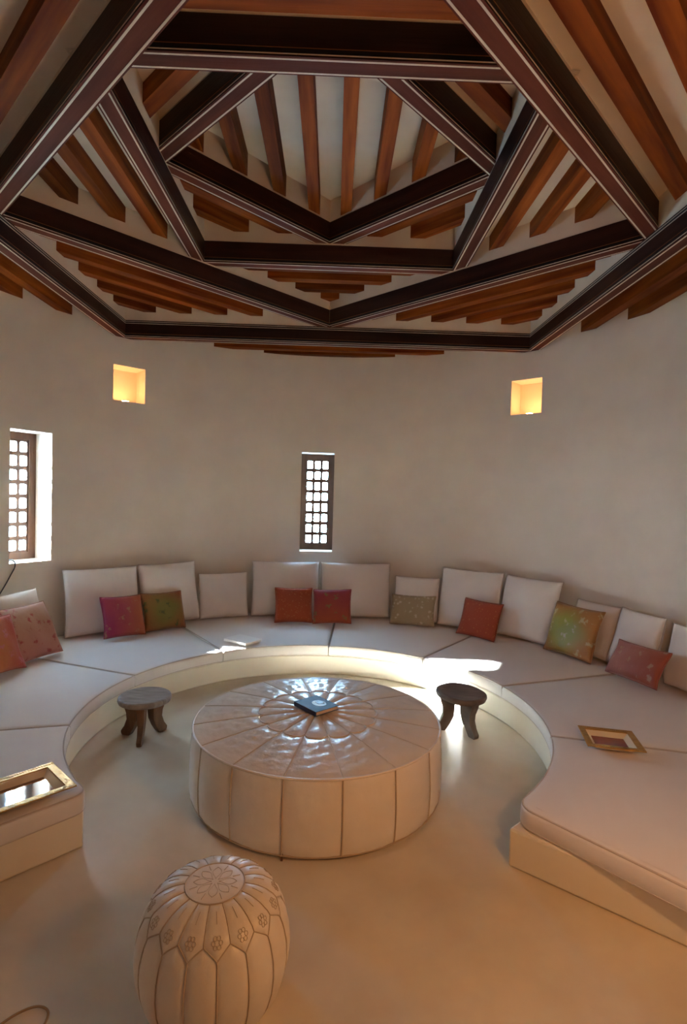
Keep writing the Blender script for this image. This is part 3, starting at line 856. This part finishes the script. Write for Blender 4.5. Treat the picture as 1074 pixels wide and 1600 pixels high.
# ------------------------------------------------------------------ small pouf
def small_pouf():
    root = empty('moroccan_pouf', (-0.280, -1.905, 0), 0.06)
    tag(root, 'small round cream leather pouf with embroidered petals in the foreground', 'pouf')
    pr = [(0.0, 0.386), (0.10, 0.385), (0.135, 0.378), (0.165, 0.366), (0.195, 0.345), (0.220, 0.313), (0.238, 0.272), (0.249, 0.225), (0.252, 0.18), (0.246, 0.125), (0.230, 0.07), (0.205, 0.025), (0.18, 0.0)]
    pr = [(r * 1.03 if r > 0.12 else r, z + 0.012 * z / 0.386) for r, z in pr]
    inner = [(max(r - 0.006, 0.001), z - 0.005 if z > 0.02 else z) for r, z in pr][::-1]
    lathe(inner, 64).build('body', M['leather_small'], root, 60)
    Ls = [0]
    for a, b in zip(pr, pr[1:]): Ls.append(Ls[-1] + math.hypot(b[0] - a[0], b[1] - a[1]))
    tot = Ls[-1]
    def nrm(s):
        a = lerp_profile(pr, max(s - .01, 0)); b = lerp_profile(pr, min(s + .01, 1)); d = (b[0] - a[0], b[1] - a[1]); l = math.hypot(*d); return (-d[1] / l, d[0] / l)
    def at(s, ang, off=0.0):
        r, z = lerp_profile(pr, s); n = nrm(s); r += -0 + n[0] * off; z += n[1] * off
        return (r * math.cos(ang), r * math.sin(ang), z)
    sMed = 0.10 / tot
    sPeak, sTip = (Ls[4] * 0.6 + Ls[5] * 0.4) / tot, (Ls[5] * 0.7 + Ls[6] * 0.3) / tot
    NP = 16; DA = 2 * PI / NP
    # side panels: bounded by seams at +-DA/2, pointed top in the middle
    def zig(u): return sTip + (sPeak - sTip) * (1 - abs(2 * u - 1)) ** 0.8
    def side(u, v):
        a = (u - .5) * DA; s = zig(u) + (0.99 - zig(u)) * v
        e = (1 - abs(2 * u - 1) ** 3) * min(1, v / .06)
        return at(s, a, -0.002 + 0.0065 * e)
    # petals: centred on the seams, tip downwards
    def zig2(u): return sPeak + (sTip - sPeak) * (1 - abs(2 * u - 1) ** 0.8 if abs(2 * u - 1) > 0 else 1)
    def petal(u, v):
        a = (u - .5) * DA; s = sMed + (zig(abs(u - .5) if False else (u + .5) % 1.0) - sMed) * v
        e = (1 - abs(2 * u - 1) ** 3) * min(1, v / .08, (1 - v) / .06)
        return at(s, a, -0.001 + 0.005 * e)
    sme, pme = grid_mesh(side, 10, 14), grid_mesh(petal, 10, 12)
    m = MB(); m.tube([at(zig(0) + (0.99 - zig(0)) * i / 12, 0, 0.0) for i in range(13)], 0.0022, 5); seam_v = m.mesh()
    m = MB(); m.tube([at(zig(i / 12), (i / 12 - .5) * DA, 0.0005) for i in range(13)], 0.0022, 5); seam_z = m.mesh()
    m = MB(); m.tube([at(sMed + (sPeak - sMed) * i / 8, 0, 0.0005) for i in range(9)], 0.002, 5); seam_p = m.mesh()
    # small embroidered flower on every petal
    m = MB(); sF = sMed + (sPeak - sMed) * 0.93
    for q in range(6):
        a0 = q * PI / 3
        loop = []
        for w in range(8):
            b = 2 * PI * w / 8
            x = 0.011 * math.cos(a0) + 0.0055 * math.cos(b); y = 0.013 * math.sin(a0) + 0.006 * math.sin(b)
            loop.append(at(sF + y / tot, x / 0.20, 0.0052))
        m.tube(loop, 0.0011, 4, True)
    m.tube([at(sMed + (sPeak - sMed) * (0.25 + .1 * i), 0, 0.005) for i in range(4)], 0.001, 4)
    emb = m.mesh()
    for k in range(NP):
        a = -PI / 2 + k * DA - DA * 0.03
        for nm, me, mt, off in (('side_panel', sme, 'leather_small', 0), ('petal', pme, 'leather_small', .5), ('side_seam', seam_v, 'seam_mid', .5), ('pointed_seam', seam_z, 'seam_mid', 0), ('petal_seam', seam_p, 'seam_mid', 0), ('embroidery', emb, 'seam_mid', .5)):
            o = link(nm, me, M[mt], root, 60); o.rotation_euler = (0, 0, a + off * DA)
            if nm == 'embroidery': o['kind'] = 'stuff'
    m = lathe([(0.098, 0.3920), (0.099, 0.3985), (0.085, 0.4015), (0.05, 0.4030), (0.001, 0.4035)], 48); m.build('medallion', M['leather_small'], root, 50)
    m = MB(); m.tube([(0.101 * math.cos(2 * PI * i / 48), 0.101 * math.sin(2 * PI * i / 48), 0.3985) for i in range(48)], 0.0026, 5, True); m.build('medallion_ring', M['seam_mid'], root, 80)
    m = MB()
    for k in range(8):
        a = k * PI / 4
        for sgn in (-1, 1):
            m.tube([((0.012 + 0.062 * i / 8) * math.cos(a + sgn * 0.33 * math.sin(PI * i / 8)), (0.012 + 0.062 * i / 8) * math.sin(a + sgn * 0.33 * math.sin(PI * i / 8)), 0.4032 - 0.0008 * i / 8) for i in range(9)], 0.0009, 4)
        m.tube([(0.062 * math.cos(a + .39), 0.062 * math.sin(a + .39), 0.4030), (0.088 * math.cos(a + .39), 0.088 * math.sin(a + .39), 0.4015)], 0.0011, 4)
    m.build('embroidered_star', M['seam_mid'], root)['kind'] = 'stuff'
small_pouf()

# ------------------------------------------------------------------ stools
def stool(loc, R, h, legs, top_m, leg_m, label, tilt=(0, 0), wob=0.0, dish=0.008):
    root = empty('wooden_stool', (*loc, 0))
    tag(root, label, 'stool', 'low carved wooden stools')
    n = 40
    def rr(i): 
        a = 2 * PI * i / n
        return R * (1 + wob * math.cos(4 * a + .5) + 0.006 * math.sin(7 * a + 1))
    rings = [(0.80, h - 0.052), (0.965, h - 0.040), (1.0, h - 0.022), (0.985, h - 0.006), (0.93, h), (0.80, h - dish * .5), (0.4, h - dish), (0.02, h - dish)]
    V = []; F = []
    for s, z in rings:
        for i in range(n):
            a = 2 * PI * i / n; r = rr(i) * s
            x, y = r * math.cos(a), r * math.sin(a)
            V.append((x, y, z + tilt[0] * x + tilt[1] * y))
    for j in range(len(rings) - 1):
        for i in range(n): F.append([j * n + i, j * n + (i + 1) % n, (j + 1) * n + (i + 1) % n, (j + 1) * n + i])
    F.append(list(range(n))[::-1]); F.append([(len(rings) - 1) * n + i for i in range(n)])
    link('seat', mesh_py(V, F), top_m, root, 50)
    # leg outline in the radial plane: (r, z)
    zt = h - 0.045
    outl = [(0.03, zt), (0.155, zt), (0.150, zt * 0.88), (0.130, zt * 0.66), (0.128, zt * 0.48), (0.150, zt * 0.27), (0.178, zt * 0.12), (0.176, 0.012), (0.168, 0.0),
            (0.112, 0.0), (0.100, 0.018), (0.076, zt * 0.22), (0.052, zt * 0.44), (0.048, zt * 0.62), (0.045, zt * 0.88)]
    for ang, th in legs:
        m = MB(); k = len(outl); V = []
        for s in (-1, 1):
            for r, z in outl:
                q = th * (0.75 + 0.55 * (z / zt) ** 1.5)
                V.append((r * R / 0.183, s * q / 2, z + (tilt[0] * math.cos(ang) + tilt[1] * math.sin(ang)) * r * z / zt))
        F = [list(range(k)), list(range(2 * k - 1, k - 1, -1))] + [[i, k + i, k + (i + 1) % k, (i + 1) % k] for i in range(k)]
        m.add(V, F)
        o = m.build('leg', leg_m, root)
        md = o.modifiers.new('worn_edges', 'BEVEL'); md.width = 0.005; md.segments = 2; md.limit_method = 'ANGLE'; md.angle_limit = math.radians(40)
        o.rotation_euler = (0, 0, ang)
stool((-1.205, 0.105), 0.182, 0.30, ((-1.45, 0.045), (2.85, 0.070), (0.95, 0.070)), M['stool_grey'], M['stool_brown'], 'round stool with weathered grey top and brown legs, left of the pouf')
stool((1.10, 0.315), 0.188, 0.30, ((-1.08, 0.060), (3.05, 0.060), (0.95, 0.055)), M['stool_dark'], M['stool_dark'], 'dark grey carved wooden stool, right of the pouf', tilt=(-0.05, 0.03), wob=0.018, dish=0.014)

# ------------------------------------------------------------------ trays
def tray(loc, rz, w, d, base_mat, label):
    root = empty('gilt_tray', (*loc, ZS + 0.008), rz); tag(root, label, 'tray', 'gilt framed trays on the bench')
    H = 0.036
    def frustum(w0, d0, z0, w1, d1, z1):
        m = MB(); V = []
        for ww, dd, z in ((w0, d0, z0), (w1, d1, z1)):
            V += [(-ww / 2, -dd / 2, z), (ww / 2, -dd / 2, z), (ww / 2, dd / 2, z), (-ww / 2, dd / 2, z)]
        m.add(V, [[i, (i + 1) % 4, 4 + (i + 1) % 4, 4 + i] for i in range(4)])
        return m
    bw, bd = w - 0.13, d - 0.13
    # outer and inner wall of each flared side are one closed piece per side
    def ring(profile, name, mt):
        # profile: (inset from outer edge, z) closed loop
        k = len(profile)
        for s in range(4):
            m = MB(); V = []
            for ins, z in profile:
                a, b = w / 2 - ins, d / 2 - ins
                c = [(-a, -b), (a, -b), (a, b), (-a, b)]
                V += [(*c[s], z), (*c[(s + 1) % 4], z)]
            F = [[2 * i, 2 * i + 1, 2 * ((i + 1) % k) + 1, 2 * ((i + 1) % k)] for i in range(k)]
            F += [[2 * i for i in range(k)][::-1], [2 * i + 1 for i in range(k)]]
            m.add(V, F); m.build(name, mt, root)
    ring([(0.0, H - 0.004), (0.0, H + 0.002), (0.036, H + 0.001), (0.036, H - 0.005)], 'gilt_rim', M['gold'])
    ring([(0.034, H - 0.003), (0.066, 0.006), (0.060, 0.0), (0.026, H - 0.004)], 'sloped_side', M['tray_cream'])
    m = MB(); m.box(-bw / 2 - 0.004, bw / 2 + 0.004, -bd / 2 - 0.004, bd / 2 + 0.004, 0.0, 0.007); m.build('tray_base', base_mat, root)
    # ribbed gilding along the rim
    m = MB()
    for s in (-1, 1):
        k = int(w / 0.012)
        for i in range(k):
            x = -w / 2 + (i + .5) * w / k; m.box(x - 0.003, x + 0.003, s * (d / 2 - 0.012) - 0.008, s * (d / 2 - 0.012) + 0.008, H, H + 0.0035)
    m.build('rim_ribbing', M['gold'], root)['kind'] = 'stuff'
tray((1.80, -0.545), -0.235, 0.315, 0.29, M['tray_red'], 'gilt and cream tray with a dark red base on the right mattress')
tray((-1.362, -1.238), -2.34, 0.46, 0.315, M['tray_mirror'], 'gilt tray with a mirrored base on the left bench end')

# ------------------------------------------------------------------ books
def blue_book():
    root = empty('hardback_book', (0.024, -0.466, 0.458), 0.70); tag(root, 'dark blue hardback book lying on the large pouf', 'book')
    w, d, t = 0.175, 0.215, 0.026
    for z in (0.0, t - 0.003):
        m = MB(); m.box(-w / 2, w / 2, -d / 2, d / 2, z, z + 0.003); m.build('cover_board', M['book_blue'], root)
    m = MB(); m.box(-w / 2 - 0.002, -w / 2 + 0.003, -d / 2, d / 2, 0, t); m.build('spine', M['book_dark'], root)
    m = MB(); m.box(-w / 2 + 0.003, w / 2 - 0.005, -d / 2 + 0.005, d / 2 - 0.005, 0.003, t - 0.003); m.build('page_block', M['pages'], root)
    n = 24
    m = MB(); m.prism([(0.012 + 0.040 * math.cos(2 * PI * i / n), -0.012 + 0.050 * math.sin(2 * PI * i / n)) for i in range(n)], t, t + 0.0008); m.build('cover_print', M['print_pale'], root)
    m = MB(); m.prism([(0.0, -0.02), (0.034, -0.034), (0.050, 0.004), (0.036, 0.030), (0.008, 0.026)], t, t + 0.0016); m.build('cover_print', M['print_dark'], root)
blue_book()
def white_book():
    root = empty('white_book', (-0.755, 1.575, ZS + 0.010), -0.62); tag(root, 'thin white book lying in the sun on the left mattress', 'book')
    w, d, t = 0.30, 0.22, 0.022
    for z in (0.0, t - 0.003):
        m = MB(); m.box(-w / 2, w / 2, -d / 2, d / 2, z, z + 0.003); m.build('cover_board', M['white_cover'], root)
    m = MB(); m.box(-w / 2 + 0.004, w / 2 - 0.004, -d / 2 + 0.004, d / 2 - 0.003, 0.003, t - 0.003); m.build('page_block', M['white_cover'], root)
    m = MB(); m.box(-w / 2, w / 2, d / 2 - 0.003, d / 2, 0, t); m.build('spine', M['white_cover'], root)
white_book()

# ------------------------------------------------------------------ cables
def smooth_path(P, k=6):
    P = [Vector(p) for p in P]; out = []
    for i in range(len(P) - 1):
        a, b, c, d = P[max(i - 1, 0)], P[i], P[i + 1], P[min(i + 2, len(P) - 1)]
        for q in range(k):
            t = q / k
            out.append(0.5 * ((2 * b) + (c - a) * t + (2 * a - 5 * b + 4 * c - d) * t * t + (3 * b - a - 3 * c + d) * t ** 3))
    return out + [P[-1]]
m = MB()
P = [pol(RW + 0.10, 1.135, ZW0 + 0.008), pol(RW + 0.03, 1.138, ZW0 + 0.035), pol(RW - 0.008, 1.135, ZW0 + 0.015), pol(RW - 0.02, 1.137, ZW0 - 0.03), pol(RW - 0.02, 1.148, ZW0 - 0.09), pol(RW - 0.018, 1.163, ZW0 - 0.17), pol(RW - 0.015, 1.180, ZW0 - 0.25), pol(RW - 0.015, 1.22, ZW0 - 0.42)]
P = smooth_path(P)
m.tube(P, 0.0055, 6)
tag(m.build('power_cable', M['cable'], None, 80), 'thin grey cable hanging from the left window sill', 'cable')
m = MB()
P = [(-1.02, -2.10, 0.006), (-0.96, -2.05, 0.006), (-0.91, -1.99, 0.006), (-0.86, -1.962, 0.006), (-0.815, -1.975, 0.006), (-0.80, -2.02, 0.006), (-0.815, -2.10, 0.006), (-0.84, -2.2, 0.006)]
m.tube(smooth_path(P), 0.004, 6)
tag(m.build('floor_cable', M['cable_tan'], None, 80), 'thin tan cable looped on the floor in the near left corner', 'cable')

# ------------------------------------------------------------------ lamps
for (a, b), lab in zip(NICHE, ('small uplight on the sill of the left glowing niche', 'small uplight on the sill of the right glowing niche')):
    tm = (a + b) / 2
    root = empty('niche_lamp', pol(RW + 0.10, tm, ZN0), tm); tag(root, lab, 'lamp', 'niche lamps')
    lathe([(0.045, 0.0), (0.045, 0.012), (0.038, 0.014)], 24).build('housing', M['brass'], root, 40)
    lathe([(0.034, 0.013), (0.034, 0.018), (0.001, 0.022)], 24).build('bulb', M['bulb'], root, 40)
LAMP = Vector((1.15, -2.55, 1.45))
root = empty('floor_lamp', (LAMP.x, LAMP.y, 0)); tag(root, 'slender brass floor lamp with a warm bulb beside the doorway', 'lamp')
lathe([(0.13, 0.0), (0.13, 0.015), (0.03, 0.03), (0.012, 0.04)], 32).build('base', M['brass'], root, 40)
lathe([(0.010, 0.03), (0.010, 1.30)], 12).build('pole', M['brass'], root, 40)
lathe([(0.02, 1.29), (0.028, 1.31), (0.028, 1.36), (0.02, 1.37)], 16).build('socket', M['brass'], root, 40)
ld = bpy.data.lights.new('floor_lamp_light', 'POINT'); ld.energy = 31.0; ld.color = (1.0, 0.46, 0.145); ld.shadow_soft_size = 0.06
lo = bpy.data.objects.new('floor_lamp_light', ld); COL.objects.link(lo); lo.location = LAMP
